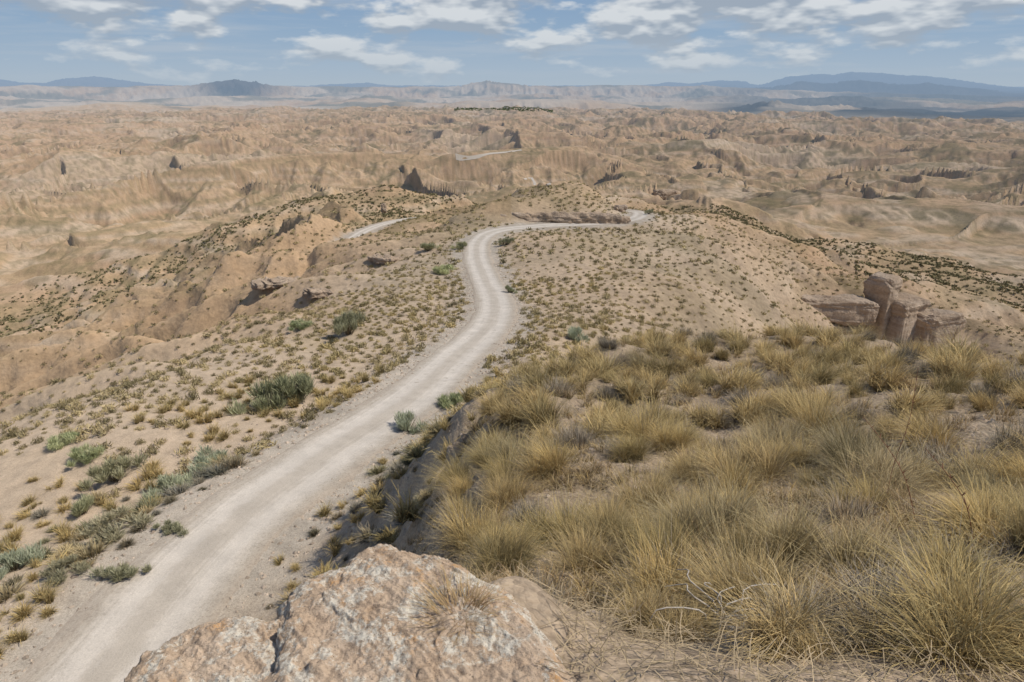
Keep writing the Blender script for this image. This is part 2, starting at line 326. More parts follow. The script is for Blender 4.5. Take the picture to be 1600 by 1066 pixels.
c=mix(c,c_pale*.95,ss(RR,4800,8500)*.75*ss(fbm(X,Y,1800,3,89),-.35,.3))
c=mix(c,C3(.17,.16,.12),ss(fbm(X,Y,1500,4,90),-.05,.3)*ss(RR,5000,9000)*.8)
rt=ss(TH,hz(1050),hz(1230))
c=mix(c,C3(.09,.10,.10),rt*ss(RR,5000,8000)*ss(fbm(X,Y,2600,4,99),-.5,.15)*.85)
l3=np.exp(-((RR-8400)/1900)**2)*ss(TH,hz(1080),hz(1190))*ss(fbm(X,Y,1200,3,99),-.5,.1); c=mix(c,C3(.045,.055,.06),np.clip(l3*1.3,0,.92))  # cloud shadow over the far right hills, put into the ground colour
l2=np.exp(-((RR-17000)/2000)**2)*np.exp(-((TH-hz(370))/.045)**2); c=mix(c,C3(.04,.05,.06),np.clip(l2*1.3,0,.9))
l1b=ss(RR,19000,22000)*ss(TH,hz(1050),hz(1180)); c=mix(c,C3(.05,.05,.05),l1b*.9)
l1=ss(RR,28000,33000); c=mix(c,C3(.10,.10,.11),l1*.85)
gv=1-ss(np.minimum(rd,td+.8)+fbm(X,Y,3,3,91)*1.6,2.8,6.5); c=mix(c,c_grav,np.clip(gv,0,1))
nh=(1-ss(RR,14,24)); c=mix(c,C3(.40,.31,.22),nh*.8)
c=mix(c,C3(.29,.225,.145),nh*ss(fbm(X,Y,1.3,3,92),0,.4)*.5)
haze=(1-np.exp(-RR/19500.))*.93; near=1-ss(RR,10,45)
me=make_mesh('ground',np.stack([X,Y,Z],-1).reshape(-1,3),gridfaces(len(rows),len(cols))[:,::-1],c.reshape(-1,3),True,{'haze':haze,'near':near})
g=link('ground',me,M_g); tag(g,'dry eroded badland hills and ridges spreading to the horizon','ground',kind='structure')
# ------------------------------------------------------------------ roads
def strip(name,C,hw,label):
    T=np.gradient(C[:,:2],axis=0); T/=np.linalg.norm(T,axis=1)[:,None]; N=np.stack([T[:,1],-T[:,0]],1)
    us=np.array([-1,-.93,-.8,-.65,-.5,-.36,-.22,-.08,.08,.22,.36,.5,.65,.8,.93,1])*hw
    ii=np.arange(len(C))*.23; wob=np.stack([perlin(ii,ii*0+.5,5),perlin(ii,ii*0+7.5,6)],1)*.35
    V=[];U=[];S=[]
    s=np.concatenate([[0],np.cumsum(np.linalg.norm(np.diff(C[:,:2],axis=0),axis=1))])
    for k,u in enumerate(us):
        off=u+np.where(abs(u)>hw*.9,wob[:,0 if u<0 else 1],0)
        z=C[:,2]+.07-.035*np.exp(-((abs(u)-.95)/.3)**2)-(.14 if abs(u)>=hw*.999 else .02 if abs(u)>hw*.9 else 0)
        V.append(np.stack([C[:,0]+N[:,0]*off,C[:,1]+N[:,1]*off,z],1)); U.append(np.full(len(C),u*3.2/hw)); S.append(s)
    V=np.stack(V,1).reshape(-1,3); me=make_mesh(name,V,gridfaces(len(C),len(us))[:,::-1],None,True,{'across':np.stack(U,1).ravel(),'along':np.stack(S,1).ravel()})
    return tag(link(name,me,M_road),label,'road',kind='structure')
strip('road',RD,2.65,'pale gravel track winding along the ridge crest with two worn wheel lines')
strip('track',TR,2.1,'short pale stretch of gravel track beyond the ridge, left of the flat hill')
def far_track(pp,w):
    C=[]
    for a in pp: x,y,z,d=hit(*a,dmin=250); C.append((x,y,z))
    c=catmull(C,4.)
    T=np.gradient(c[:,:2],axis=0); T/=np.linalg.norm(T,axis=1)[:,None]+1e-9; N=np.stack([T[:,1],-T[:,0]],1)
    V=[]
    for u in (-1,0,1):
        q=c[:,:2]+N*u*w; V.append(np.concatenate([q,(H(q[:,0],q[:,1])+.5)[:,None]],1))
    me=make_mesh('far_track',np.stack(V,1).reshape(-1,3),gridfaces(len(c),3)[:,::-1],None,True,{'across':np.zeros(len(c)*3)+1.9,'along':np.zeros(len(c)*3)})
    return link('far_track',me,M_road)
for k,(pp,w_,lb) in enumerate([([(818,281),(835,286),(858,291)],2.2,'faint pale path on the badlands just beyond the flat hill'),([(712,250),(745,246),(775,240),(815,236)],2.2,'thin pale path crossing the middle badlands')]):
    tag(far_track(pp,w_),lb,'path',kind='structure')
# ------------------------------------------------------------------ plants
def ribbons(N,base_r,L,tilt,width,nseg,droop,colb,colt,seed,var=.2,lean=(0,0),spread=.6):
    q=np.random.default_rng(seed); az=q.uniform(0,2*math.pi,N); rr=base_r*np.sqrt(q.uniform(0,1,N)); a2=az+q.normal(0,spread,N)
    tl=np.radians(q.uniform(tilt[0],tilt[1],N)); ln=q.uniform(L[0],L[1],N)*np.where(q.uniform(0,1,N)<.12,1.25,1)
    p=np.stack([rr*np.cos(az),rr*np.sin(az),np.full(N,-.03)],1); dr=np.full(N,1.)*q.uniform(droop[0],droop[1],N)
    kink=q.normal(0,.5,N); V=np.zeros((N,nseg+1,2,3)); T=np.zeros((N,nseg+1,2))
    sd=np.stack([-np.sin(a2+q.normal(0,.8,N)),np.cos(a2),np.zeros(N)],1); ld=np.array([lean[0],lean[1],0.])
    for k in range(nseg+1):
        t=k/nseg; w=width*(1-.8*t*t); V[:,k,0]=p-sd*w/2; V[:,k,1]=p+sd*w/2; T[:,k]=t
        ang=tl+dr*t; aa=a2+kink*t
        p=p+(np.stack([np.cos(aa)*np.sin(ang),np.sin(aa)*np.sin(ang),np.cos(ang)],1)+ld*t)*(ln/nseg)[:,None]
    V[...,2]=np.maximum(V[...,2],-.05)
    cb=np.array(colb); ct=np.array(colt); f=q.uniform(1-var,1+var,N)[:,None,None,None]; hue=q.uniform(-1,1,N)[:,None,None,None]*np.array([.06,0,-.1])
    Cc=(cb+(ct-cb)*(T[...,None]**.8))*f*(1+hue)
    i=np.arange(N)[:,None]*(nseg+1)*2; k=np.arange(nseg)[None]*2
    Fq=np.stack([i+k,i+k+1,i+k+3,i+k+2],-1).reshape(-1,4)
    return V.reshape(-1,3),Fq,Cc.reshape(-1,3)
def join(parts):
    V=[];Fq=[];Cc=[];o=0
    for v,f,c_ in parts: V.append(v);Fq.append(f+o);Cc.append(c_);o+=len(v)
    return np.concatenate(V),np.concatenate(Fq),np.concatenate(Cc)
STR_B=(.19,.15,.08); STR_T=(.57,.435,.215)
def clumpy(seed,nc,nb,width,nseg,R_=.34,ct=STR_T,Ls=(.35,.85)):
    q=np.random.default_rng(seed+900); parts=[]; ln_=q.normal(0,.25,2)
    for k in range(nc):
        a=q.uniform(0,6.28); d=R_*math.sqrt(q.uniform(0,1)); s=q.uniform(.6,1.1); ll=ln_+q.normal(0,.22,2)+np.array([math.cos(a),math.sin(a)])*d*.7
        v,f,c_=ribbons(int(nb/nc*q.uniform(.5,1.5)),.07,(Ls[0]*s,Ls[1]*s),(2,q.uniform(30,62)),width,nseg,(.1,1.9),STR_B,np.array(ct)*q.uniform(.8,1.12),seed*31+k,.38,tuple(ll),1.1)
        v=v+np.array([math.cos(a)*d,math.sin(a)*d,0]); parts.append((v,f,c_))
    return join(parts)
near_t=[]
for s in range(6):
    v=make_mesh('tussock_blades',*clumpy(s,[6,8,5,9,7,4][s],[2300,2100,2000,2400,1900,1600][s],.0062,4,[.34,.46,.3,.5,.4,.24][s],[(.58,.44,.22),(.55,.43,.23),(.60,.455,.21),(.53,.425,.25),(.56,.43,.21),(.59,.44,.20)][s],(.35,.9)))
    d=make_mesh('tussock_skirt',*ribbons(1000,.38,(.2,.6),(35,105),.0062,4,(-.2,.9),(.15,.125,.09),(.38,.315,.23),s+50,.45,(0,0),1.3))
    near_t.append((v,d))
mid_t=[make_mesh('tussock_clump',*join([clumpy(s+40,6,750,.013,3,.36),ribbons(240,.3,(.2,.5),(50,100),.013,3,(0,.8),(.14,.115,.08),(.34,.28,.20),s+60,.3)])) for s in range(5)]
grey_t=[make_mesh('grey_clump',*ribbons(1100,.32,(.2,.6),(5,95),.009,4,(-.5,.9),(.14,.115,.085),(.36,.305,.235),s+20,.4,(.1,.1),1.4)) for s in range(3)]
verge_t=[make_mesh('verge_grass',*clumpy(s+70,4,320,.02,3,.3,(.57,.435,.20),(.2,.6))) for s in range(5)]
def leafcloud(seed,lobes,N,size,ca,cb):
    q=np.random.default_rng(seed)
    k=q.integers(0,len(lobes),N); L_=np.array(lobes)[k]; d=q.normal(0,1,(N,3)); d/=np.linalg.norm(d,axis=1)[:,None]; rr=q.uniform(.05,1.5,N)**.7
    p=L_[:,:3]+d*rr[:,None]*L_[:,3:4]*np.array([1,1,.95]); p[:,2]=np.maximum(p[:,2],.02)
    up=np.stack([q.normal(0,.35,N),q.normal(0,.35,N),np.ones(N)],1)+d*.5; up/=np.linalg.norm(up,axis=1)[:,None]
    sd=np.cross(up,q.normal(0,1,(N,3))); sd/=np.linalg.norm(sd,axis=1)[:,None]; s=size*q.uniform(.6,1.8,N)[:,None]
    w=s*.055; V=np.stack([p-sd*w,p+sd*w,p+sd*w*.3+up*s,p-sd*w*.3+up*s],1)
    sh=q.uniform(.75,1.3,N)[:,None,None]; tone=q.uniform(0,1,len(lobes))[k][:,None,None]
    Cc=(np.array(ca)+(np.array(cb)-np.array(ca))*tone)*sh*np.ones((N,4,1))
    return V.reshape(-1,3),np.arange(N*4).reshape(-1,4),Cc.reshape(-1,3)
def stems(seed):
    return ribbons(60,.12,(.5,.95),(5,60),.03,4,(-.3,.4),(.15,.12,.09),(.24,.22,.15),seed,.2)
brooms=[]
for s in range(5):
    q=np.random.default_rng(s+200); nl=q.integers(9,15)
    lobes=[(*(q.normal(0,.3,2)),q.uniform(.08,.6),q.uniform(.10,.24)) for _ in range(nl)]
    fa,fb=[((.34,.34,.20),(.50,.49,.30)),((.37,.39,.27),(.53,.55,.39)),((.29,.28,.17),(.42,.40,.26)),((.34,.31,.20),(.47,.42,.28)),((.34,.37,.20),(.49,.50,.28))][s]
    brooms.append((make_mesh('broom_foliage',*leafcloud(s,lobes,2300,.17,fa,fb)),make_mesh('broom_stems',*stems(s))))
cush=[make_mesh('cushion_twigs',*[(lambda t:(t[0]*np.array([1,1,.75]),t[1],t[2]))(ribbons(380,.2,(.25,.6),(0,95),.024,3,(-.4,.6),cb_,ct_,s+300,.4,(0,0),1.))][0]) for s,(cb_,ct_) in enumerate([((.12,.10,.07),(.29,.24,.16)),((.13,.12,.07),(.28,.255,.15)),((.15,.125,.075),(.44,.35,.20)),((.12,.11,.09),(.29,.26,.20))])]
cell={}
def ok(x,y,dm):
    k=(int(x//2),int(y//2))
    for i in range(-1,2):
        for j in range(-1,2):
            for (a,b,c_) in cell.get((k[0]+i,k[1]+j),()):
                if (a-x)**2+(b-y)**2<((dm+c_)/2)**2: return False
    cell.setdefault(k,[]).append((x,y,dm)); return True
def near_tussock(x,y,z,s,label,group=None):
    k=random.randrange(6); o=link('grass_tussock',None,loc=(x,y,z)); o.rotation_euler=(random.uniform(-.15,.15),random.uniform(-.15,.15),random.uniform(0,6.28)); o.scale=(s,s,s*random.uniform(.8,1.15))
    link('leaf_blades',near_t[k][0],M_grass,o); link('dead_skirt',near_t[k][1],M_dead,o); return tag(o,label,'grass tussock',group)
def single(name,me,mat,x,y,z,s,label,cat,group,sz=1):
    o=link(name,me,mat,loc=(x,y,z)); o.rotation_euler=(random.uniform(-.12,.12),random.uniform(-.12,.12),random.uniform(0,6.28)); o.scale=(s*random.uniform(.8,1.2),s*random.uniform(.8,1.2),s*sz*random.uniform(.8,1.2)); return tag(o,label,cat,group)
def broom(px,py,w,k,label,hs=1.):
    x,y,z,d=hit(px,py,dmin=15); s=w*d/F/1.4; o=link('broom_shrub',None,loc=(x,y,z-.05)); o.rotation_euler.z=random.uniform(0,6.28); o.scale=(s,s,s*hs)
    link('foliage',brooms[k][0],M_broom,o); link('stem',brooms[k][1],M_wood,o); ok(x,y,s*.8); tag(o,label,'shrub','green broom shrubs beside the gravel road'); return o
for a in [(425,640,75,0,'largest green broom shrub, left lobe of the pair on the left verge of the road',1.05),(468,628,60,0,'upright green broom shrub touching the largest one, nearer the road',1.25),
 (637,676,48,1,'pale blue-green shrub on the right edge of the road, halfway down',1.),(700,634,44,4,'green shrub in the grass right of the road, above the pale blue-green one',.7),
 (545,524,46,2,'tall dark olive shrub standing alone on the crest left of the road bend',1.3),(265,775,66,1,'pale grey-green shrub left of the road among yellow grass',.9),(335,728,62,1,'wide grey-green shrub close to the left road edge',.8),
 (180,752,64,2,'dark olive rounded shrub on the lower left slope',.9),(130,805,46,0,'olive upright shrub below the dark rounded shrub at lower left',1.),(22,892,66,1,'pale grey-green shrub at the left edge of the picture',.9),
 (168,842,84,3,'broad low brownish olive shrub at lower left',.55),(95,697,46,4,'bright green low shrub on the left ridge edge',.7),(135,722,46,4,'green low shrub just below the left ridge edge',.8),
 (670,392,26,0,'small green shrub left of the road beyond the S bend',.8),(690,428,36,4,'flat green shrub on the inside of the S bend',.6),(720,390,20,0,'tiny green shrub touching the left edge of the far bend',1.),
 (797,458,18,0,'small green shrub on the right edge of the S bend',1.),(792,384,20,2,'small dark shrub right of the far bend',1.),(898,533,34,1,'grey-green shrub just above the near hillside edge',1.),(470,516,34,4,'low green shrub on the crest left of the tall dark one',.6),
 (1014,336,14,2,'small dark shrub beside the road end at the flat hill',1.),(90,905,60,3,'greyish low shrub near the left edge below the pale one',.6),(190,905,56,2,'dark olive shrub touching the left road edge near the bottom',.7),(270,835,40,2,'small dark shrub on the left road edge',.7)]:
    broom(*a)
# near hill polygon
poly=[unp(*a)[:2] for a in [(850,950,3),(775,880,4.5),(712,795,9),(750,680,12),(810,610,15),(905,562,19),(1020,534,24.),(1200,530,24.5),(1400,538,22.5),(1600,572,17)]]+[(19,14),(13,2),(3,1.0),(1.3,1.25),(.75,1.9)]
def inside(x,y):
    c_=False; j=len(poly)-1
    for i in range(len(poly)):
        xi,yi=poly[i]; xj,yj=poly[j]
        if (yi>y)!=(yj>y) and x<(xj-xi)*(y-yi)/(yj-yi)+xi: c_=not c_
        j=i
    return c_
hand=[(1040,1000,'small leaning tussock at the straw-littered ground right of the lichen rock',.3),(930,905,'tussock directly behind the right side of the lichen rock',.42),(1190,965,'large grey-skirted tussock at bottom centre right, beside the bleached twigs',.48),
 (1480,1010,'huge dark tussock filling the bottom right corner',.52),(1300,905,'broad golden tussock in the right foreground',.56),(1560,860,'tall tussock at the right edge above the corner one',.58),(1130,850,'wide golden tussock in the middle of the near hillside',.56),
 (725,815,'tussock on the eroded ledge edge nearest the road slope',.52),(790,760,'golden tussock just inside the eroded ledge',.56),(1225,640,'round golden tussock in the middle distance of the hillside',.75),(1110,600,'upright golden tussock on the upper hillside beside bare soil',.65),
 (980,715,'tussock with a dark shaded side next to the bare patch',.58),(1400,770,'golden tussock below the red flower stalk',.6),(1590,760,'big tussock cut by the right edge of the picture at mid height',.6),(1000,575,'lone rounded tussock on the hillside skyline at its left end',.7)]
for px,py,lb,s in hand:
    x,y,z,d=hit(px,py); ok(x,y,.35); near_tussock(x,y,z,s,lb)
cand=[]
for _ in range(60000):
    x=random.uniform(-2.5,19); y=random.uniform(1,25)
    if x/y<1.15 and inside(x,y): cand.append((x,y))
cand.sort(key=lambda p:math.hypot(*p)*random.uniform(.5,1.5)); nn_=0; ng=0
ca_=np.array(cand); pn=perlin(ca_[:,0]/2.2,ca_[:,1]/2.2,33); gn=perlin(ca_[:,0]/1.7,ca_[:,1]/1.7,34)
xs=[]
for (x,y),pv,gv_ in zip(cand,pn,gn):
    r=math.hypot(x,y); th=math.atan2(x,y)
    if r<2.6 and th<.42: continue
    if r<1.95: continue
    if pv>.25 and r>3.5: continue
    dm=.33+.020*r+random.uniform(0,.25)
    if not ok(x,y,dm): continue
    xs.append((x,y,r,gv_))
zs=H(np.array([a[0] for a in xs]),np.array([a[1] for a in xs])); extra=[]
for (x,y,r,gv_),z in sorted(zip(xs,zs),key=lambda t:t[0][2]):
    grey=random.random()<(.48 if gv_>.12 else .13)
    rs=random.uniform(.55,1.15)
    if grey and ng<290:
        single('dead_tussock',grey_t[ng%3],M_dead,x,y,z,rs*(.46+.016*r),'dull grey dead grass clump among golden tussocks on the near hillside','grass tussock','dead grey clumps on the near hillside'); ng+=1
    elif nn_>=284: extra.append((x,y,z,rs*(.54+.018*r)))
    elif r<9:
        near_tussock(x,y,z,rs*(.51+.023*r),'golden dry grass tussock in the close half of the near right hillside','golden tussocks on the near hillside'); nn_+=1
    else:
        single('grass_tussock',mid_t[nn_%5],M_grass,x,y,z,rs*(.54+.017*r),'small looking golden grass tussock on the far half of the right hillside','grass tussock','distant golden tussocks on the right hillside'); nn_+=1
# low infill grass between the tussocks and along the eroded rim: nobody could count it
fx_=[]
for _ in range(5600):
    r=math.exp(random.uniform(math.log(2.3),math.log(24))); t=random.uniform(-.35,.82); x,y=r*math.sin(t),r*math.cos(t)
    ins=inside(x,y)
    if ins and (r<2.5 and t<.4): continue
    if ins or (t<.05 and 2.6<r<17 and random.random()<.5): fx_.append((x,y,r,1 if ins else 0))
fx_=np.array(fx_); keepf=(perlin(fx_[:,0]/1.1,fx_[:,1]/1.1,36)>-.06)|(fx_[:,3]<.5); fx_=fx_[keepf]; fz=H(fx_[:,0],fx_[:,1])
tuft=[clumpy(s+500,3,46,.016,3,.3,(.56,.44,.24),(.3,.8)) for s in range(6)]
def merge(items,protos,seed):
    q=np.random.default_rng(seed); Vs=[];Fs=[];Cs=[];o=0
    for (x,y,z,s) in items:
        v,f,c_=protos[q.integers(len(protos))]; a=q.uniform(0,6.28); ca,sa=math.cos(a),math.sin(a)
        w=np.stack([v[:,0]*ca-v[:,1]*sa,v[:,0]*sa+v[:,1]*ca,v[:,2]],1)*s+np.array([x,y,z]); Vs.append(w);Fs.append(f+o);Cs.append(c_*q.uniform(.5,1.1)*np.array([1,q.uniform(.94,1.0),q.uniform(.85,1.15)]));o+=len(v)
    return np.concatenate(Vs),np.concatenate(Fs),np.concatenate(Cs)
items=[(x,y,z,random.uniform(.25,.6)*(.42+.03*r)) for (x,y,r,_q),z in zip(fx_,fz)]
tag(link('infill_grass',make_mesh('infill_grass',*merge(items,tuft,8)),M_grass),'short dry grass filling the gaps between the hillside tussocks','grass',kind='stuff')
big=[clumpy(s+600,6,260,.02,3,.36) for s in range(4)]
if extra: tag(link('far_tussocks',make_mesh('far_tussocks',*merge(extra,big,9)),M_grass),'farthest golden tussocks merging along the hillside skyline','grass',kind='stuff')
tC=time.time()-T0
# verge grass and cushion shrubs, individual ones near, the rest as stuff
Ncand=124000
rr=np.sqrt(rng.uniform(15**2,420**2,Ncand)); rr[:42000]=np.sqrt(rng.uniform(13**2,100**2,42000)); rr[42000:78000]=np.sqrt(rng.uniform(90**2,220**2,36000)); tt=rng.uniform(-.85,.85,Ncand); cx=rr*np.sin(tt); cy=rr*np.cos(tt)
cz=H(cx,cy); e=1.; sl=np.hypot((H(cx+e,cy)-cz),(H(cx,cy+e)-cz)); crd,_=near_curve(cx,cy,RD); ctd,_=near_curve(cx,cy,TR)
dep=cy*CP-cz*SP; vx=800+cx/dep*F; vy=533-F*((cy*SP+cz*CP)/dep)
dens=.56+1.0*fbm(cx,cy,22,3,86)+.5*perlin(cx/5,cy/5,95)+.2*(cx>0)+.3*(crd<15); dens=dens*(1-np.clip(sl-1.0,0,1))
bankpt=np.array(unp(872,347,165)[:2]); onbank=(np.abs(cx-bankpt[0])<17)&(np.abs(cy-bankpt[1])<5)
keep=(crd>3.1+np.abs(perlin(cx/4,cy/4,96))*2.5)&(ctd>3)&(rng.uniform(0,1,Ncand)<np.clip(dens,.03,1))&(vx>-80)&(vx<1680)&(vy<1120)&~onbank
hillpoly=np.array([inside(a,b) if (a>-3 and b<27) else False for a,b in zip(cx,cy)]); keep&=~hillpoly
idx=np.where(keep)[0]; idx=idx[np.argsort(dep[idx])]
ni=nv=0; rest=[]; restv=[]
vg=fbm(cx,cy,10,2,97)
for i in idx:
    x,y,z=cx[i],cy[i],cz[i]
    if dep[i]<240:
        verge=(crd[i]<20 and vg[i]>-.2 and random.random()<.62)
        dm=(.65 if dep[i]<60 else .85 if dep[i]<110 else 1.2)+.6*random.random()*(1 if dep[i]<110 else 1.8)
        if not ok(x,y,dm): continue
        if dep[i]<110:
            side='left' if x<np.interp(y,RD[:,1],RD[:,0]) else 'right'
            if verge and nv<295:
                single('verge_grass_clump',verge_t[nv%5],M_grass,x,y,z,random.uniform(.6,1.6),'small yellow grass clump on the %s verge of the gravel road'%side,'grass clump','yellow grass clumps on the %s verge'%side); nv+=1; continue
            if ni<300 and dep[i]>14 and not verge:
                single('cushion_shrub',cush[ni%4],M_shrub,x,y,z,random.uniform(.5,1.7)*(1 if side=='left' else .75),'small brown cushion shrub on the gravelly slope %s of the road'%side,'shrub','cushion shrubs on the slope %s of the road'%side,.9); ni+=1; continue
            if verge: restv.append(i); continue
    rest.append(i)
rest=np.array(rest); restv=np.array(restv,dtype=int)
def cloudmesh(name,pos,size,K_,leaf,cols_,seed,flat=.6,thin=1.):
    q=np.random.default_rng(seed); N=len(pos)
    d=q.normal(0,1,(N,K_,3)); d/=np.linalg.norm(d,axis=2)[...,None]; d[...,2]=np.abs(d[...,2])*flat; rr_=q.uniform(.2,1.05,(N,K_,1))
    p=pos[:,None,:]+d*rr_*size[:,None,None]*.5
    u=q.normal(0,.8,(N,K_,3)); u[...,2]=np.abs(u[...,2])+.4; u/=np.linalg.norm(u,axis=2)[...,None]; w=np.cross(u,q.normal(0,1,(N,K_,3))); w/=np.linalg.norm(w,axis=2)[...,None]; w=w*thin
    s=size[:,None,None]*leaf; V=np.stack([p-w*s*.3-u*s*.3,p+w*s*.3-u*s*.3,p+w*s*.1+u*s*.8,p-w*s*.12+u*s*.7],2)
    t=q.uniform(0,1,(N,1,1,1)); ca,cb=np.array(cols_[0]),np.array(cols_[1]); C_=(ca+(cb-ca)*t)*q.uniform(.7,1.3,(N,K_,1,1))*np.ones((1,1,4,1))
    return make_mesh(name,V.reshape(-1,3),np.arange(N*K_*4).reshape(-1,4),C_.reshape(-1,3),False)
def szs(a,b,n): return np.exp(rng.uniform(math.log(a),math.log(b),n))
def P3(ix): return np.stack([cx[ix],cy[ix],cz[ix]],1)
dr=dep[rest]; nm0=dr<115; nm=(dr>=115)&(dr<240); nf=dr>=240
tag(link('ridge_scrub',cloudmesh('ridge_scrub',P3(rest[nm0]),szs(.4,1.4,nm0.sum()),90,.24,((.18,.155,.09),(.45,.37,.21)),23,.65,.38),M_shrub),'low twiggy dry shrubs dotting the ridge beside the road bend','scrub',kind='stuff')
tag(link('scrub',cloudmesh('scrub',P3(rest[nm]),szs(.6,1.8,nm.sum()),34,.24,((.17,.15,.085),(.40,.33,.18)),3,.65,.8),M_shrub),'countless low dry shrubs dotting the middle ridge slopes','scrub',kind='stuff')
tag(link('verge_tufts',cloudmesh('verge_tufts',P3(restv),szs(.45,1.3,len(restv)),90,.36,((.34,.28,.15),(.57,.45,.23)),13,.5,.4),M_grass),'straw coloured grass tufts along the farther road verges','grass',kind='stuff')
tag(link('far_scrub',cloudmesh('far_scrub',P3(rest[nf]),szs(.8,2.3,nf.sum()),12,.46,((.18,.155,.085),(.36,.30,.17)),4),M_shrub),'tiny dark bushes dotting the ochre badland valleys','scrub',kind='stuff')
wx=np.stack([(rng.uniform(712,862,5200)-800)/F,np.ones(5200)*.97/CP],1)*rng.uniform(4150,5100,(5200,1))
wz=H(wx[:,0],wx[:,1]); o=link('distant_wood',cloudmesh('distant_wood',np.stack([wx[:,0],wx[:,1],wz],1),rng.uniform(9,16,len(wx)),8,.5,((.11,.14,.075),(.16,.185,.10)),5,.3),M_shrub); tag(o,'dark green patch of distant woodland on the plateau edge','wood',kind='stuff')
# ------------------------------------------------------------------ rocks
def n3(p,s,seed):
    return (perlin(p[...,0]*s+p[...,2]*s*.73,p[...,1]*s-p[...,2]*s*.61,seed)+perlin(p[...,2]*s*1.1+3,(p[...,0]+p[...,1])*s*.7,seed+1))*.6
def rock(name,loc,size,rot,seed,label,nu=180,nv=100,boxy=.45,rough=.12,strata=.012,mat=None,cat='rock outcrop',flute=1.):
    u=np.linspace(0,2*math.pi,nu,endpoint=False); v=np.linspace(-math.pi/2,math.pi/2,nv); Vv,Uu=np.meshgrid(v,u,indexing='ij')
    sp=lambda a:np.sign(a)*np.abs(a)**boxy
    p=np.stack([sp(np.cos(Vv))*sp(np.cos(Uu)),sp(np.cos(Vv))*sp(np.sin(Uu)),sp(np.sin(Vv))],-1)*.5
    off=np.array([seed*3.7,seed*1.3,seed*.7]); S=np.array(size); q=p*S; m=sorted(size)[1]; qq=q/m+off
    f=rough*2.2*n3(qq,1.6,seed)+rough*1.2*n3(qq,4,seed+3)+rough*.7*n3(qq,10,seed+5)+rough*.4*n3(qq,24,seed+15)
    fl=-rough*1.5*flute*np.abs(perlin((q[...,0]+q[...,1]*.6)/m*2.6,qq[...,2]*.4,seed+6))
    st=strata*perlin(q[...,2]/S[2]*9,q[...,0]/m*.8+seed,seed+9)*3
    nrm=p/np.linalg.norm(p,axis=-1)[...,None]; k_=(f+fl+st)[...,None]*m
    q=q+nrm*k_*np.array([1,1,.6])
    me=make_mesh(name,q.reshape(-1,3),gridfaces(nv,nu,True),None,True); o=link(name,me,mat or M_rock,loc=loc); o.rotation_euler=rot
    return tag(o,label,cat)
def rock_at(px,py,wpx,hpx,depth,rotz,seed,label,dmin=20,name='rock_outcrop',sink=.22,**k):
    x,y,z,d=hit(px,py,dmin=dmin); w=wpx*d/F; h=hpx*d/F
    return rock(name,(x,y,z+h*sink),(w,depth*w,h*1.35),(0,0,rotz),seed,label,**k)
rock_at(1366,516,32,92,1.3,.6,1,'tall dark shaded rock pinnacle at the head of the right cliff',boxy=.25,rough=.06,strata=.02)
rock_at(1402,522,60,66,.9,.45,16,'upright pale block joined to the right side of the pinnacle',boxy=.22,rough=.06,strata=.025)
rock_at(1450,526,70,46,.8,.35,2,'broad pale sunlit cliff block right of the pinnacle',boxy=.28,rough=.08,strata=.02)
rock_at(1300,492,120,30,.35,-.2,4,'long low pale cliff step left of the pinnacle',boxy=.35,rough=.07,strata=.03)
rock_at(500,462,52,10,.6,.2,5,'overhanging pink ledge with a dark hollow beneath, left of the road',boxy=.4,sink=.3)
rock_at(440,446,80,8,.5,.1,14,'long thin pink ledge left of and behind the overhanging one',boxy=.4,sink=.25)
rock_at(600,408,48,7,.5,-.4,7,'thin pink ledge on the crest left of the S bend',boxy=.4,sink=.3)
rock_at(600,334,10,18,.8,.1,9,'small isolated rock knob behind the far track',dmin=215,boxy=.8)
rock_at(968,330,20,9,.7,.2,10,'small rock step at the right end of the flat hill',dmin=100)
rock_at(872,347,225,20,.10,.03,15,'long bare pink bank of eroded rock directly behind the far stretch of road',dmin=100,boxy=.7,strata=.0,sink=.08,rough=.09,flute=2.)
rock_at(1040,306,36,10,.6,.3,12,'dark cliff face in the canyon behind the flat hill',dmin=250,boxy=.4,rough=.08)
for k,(a,b,lb) in enumerate([((722,700),(.45,1.3,.7),'upper block of the shaded rock rim between the hillside and the road slope'),((705,752),(.4,1.1,.5),'lower block of the shaded rock rim between the hillside and the road slope')]):
    x,y,z,d=hit(*a); rock('rim_rock',(x,y,z-b[2]*.25),b,(0,.1,-.35+.3*k),20+k,lb,nu=90,nv=60,cat='rock',rough=.12,boxy=.6)
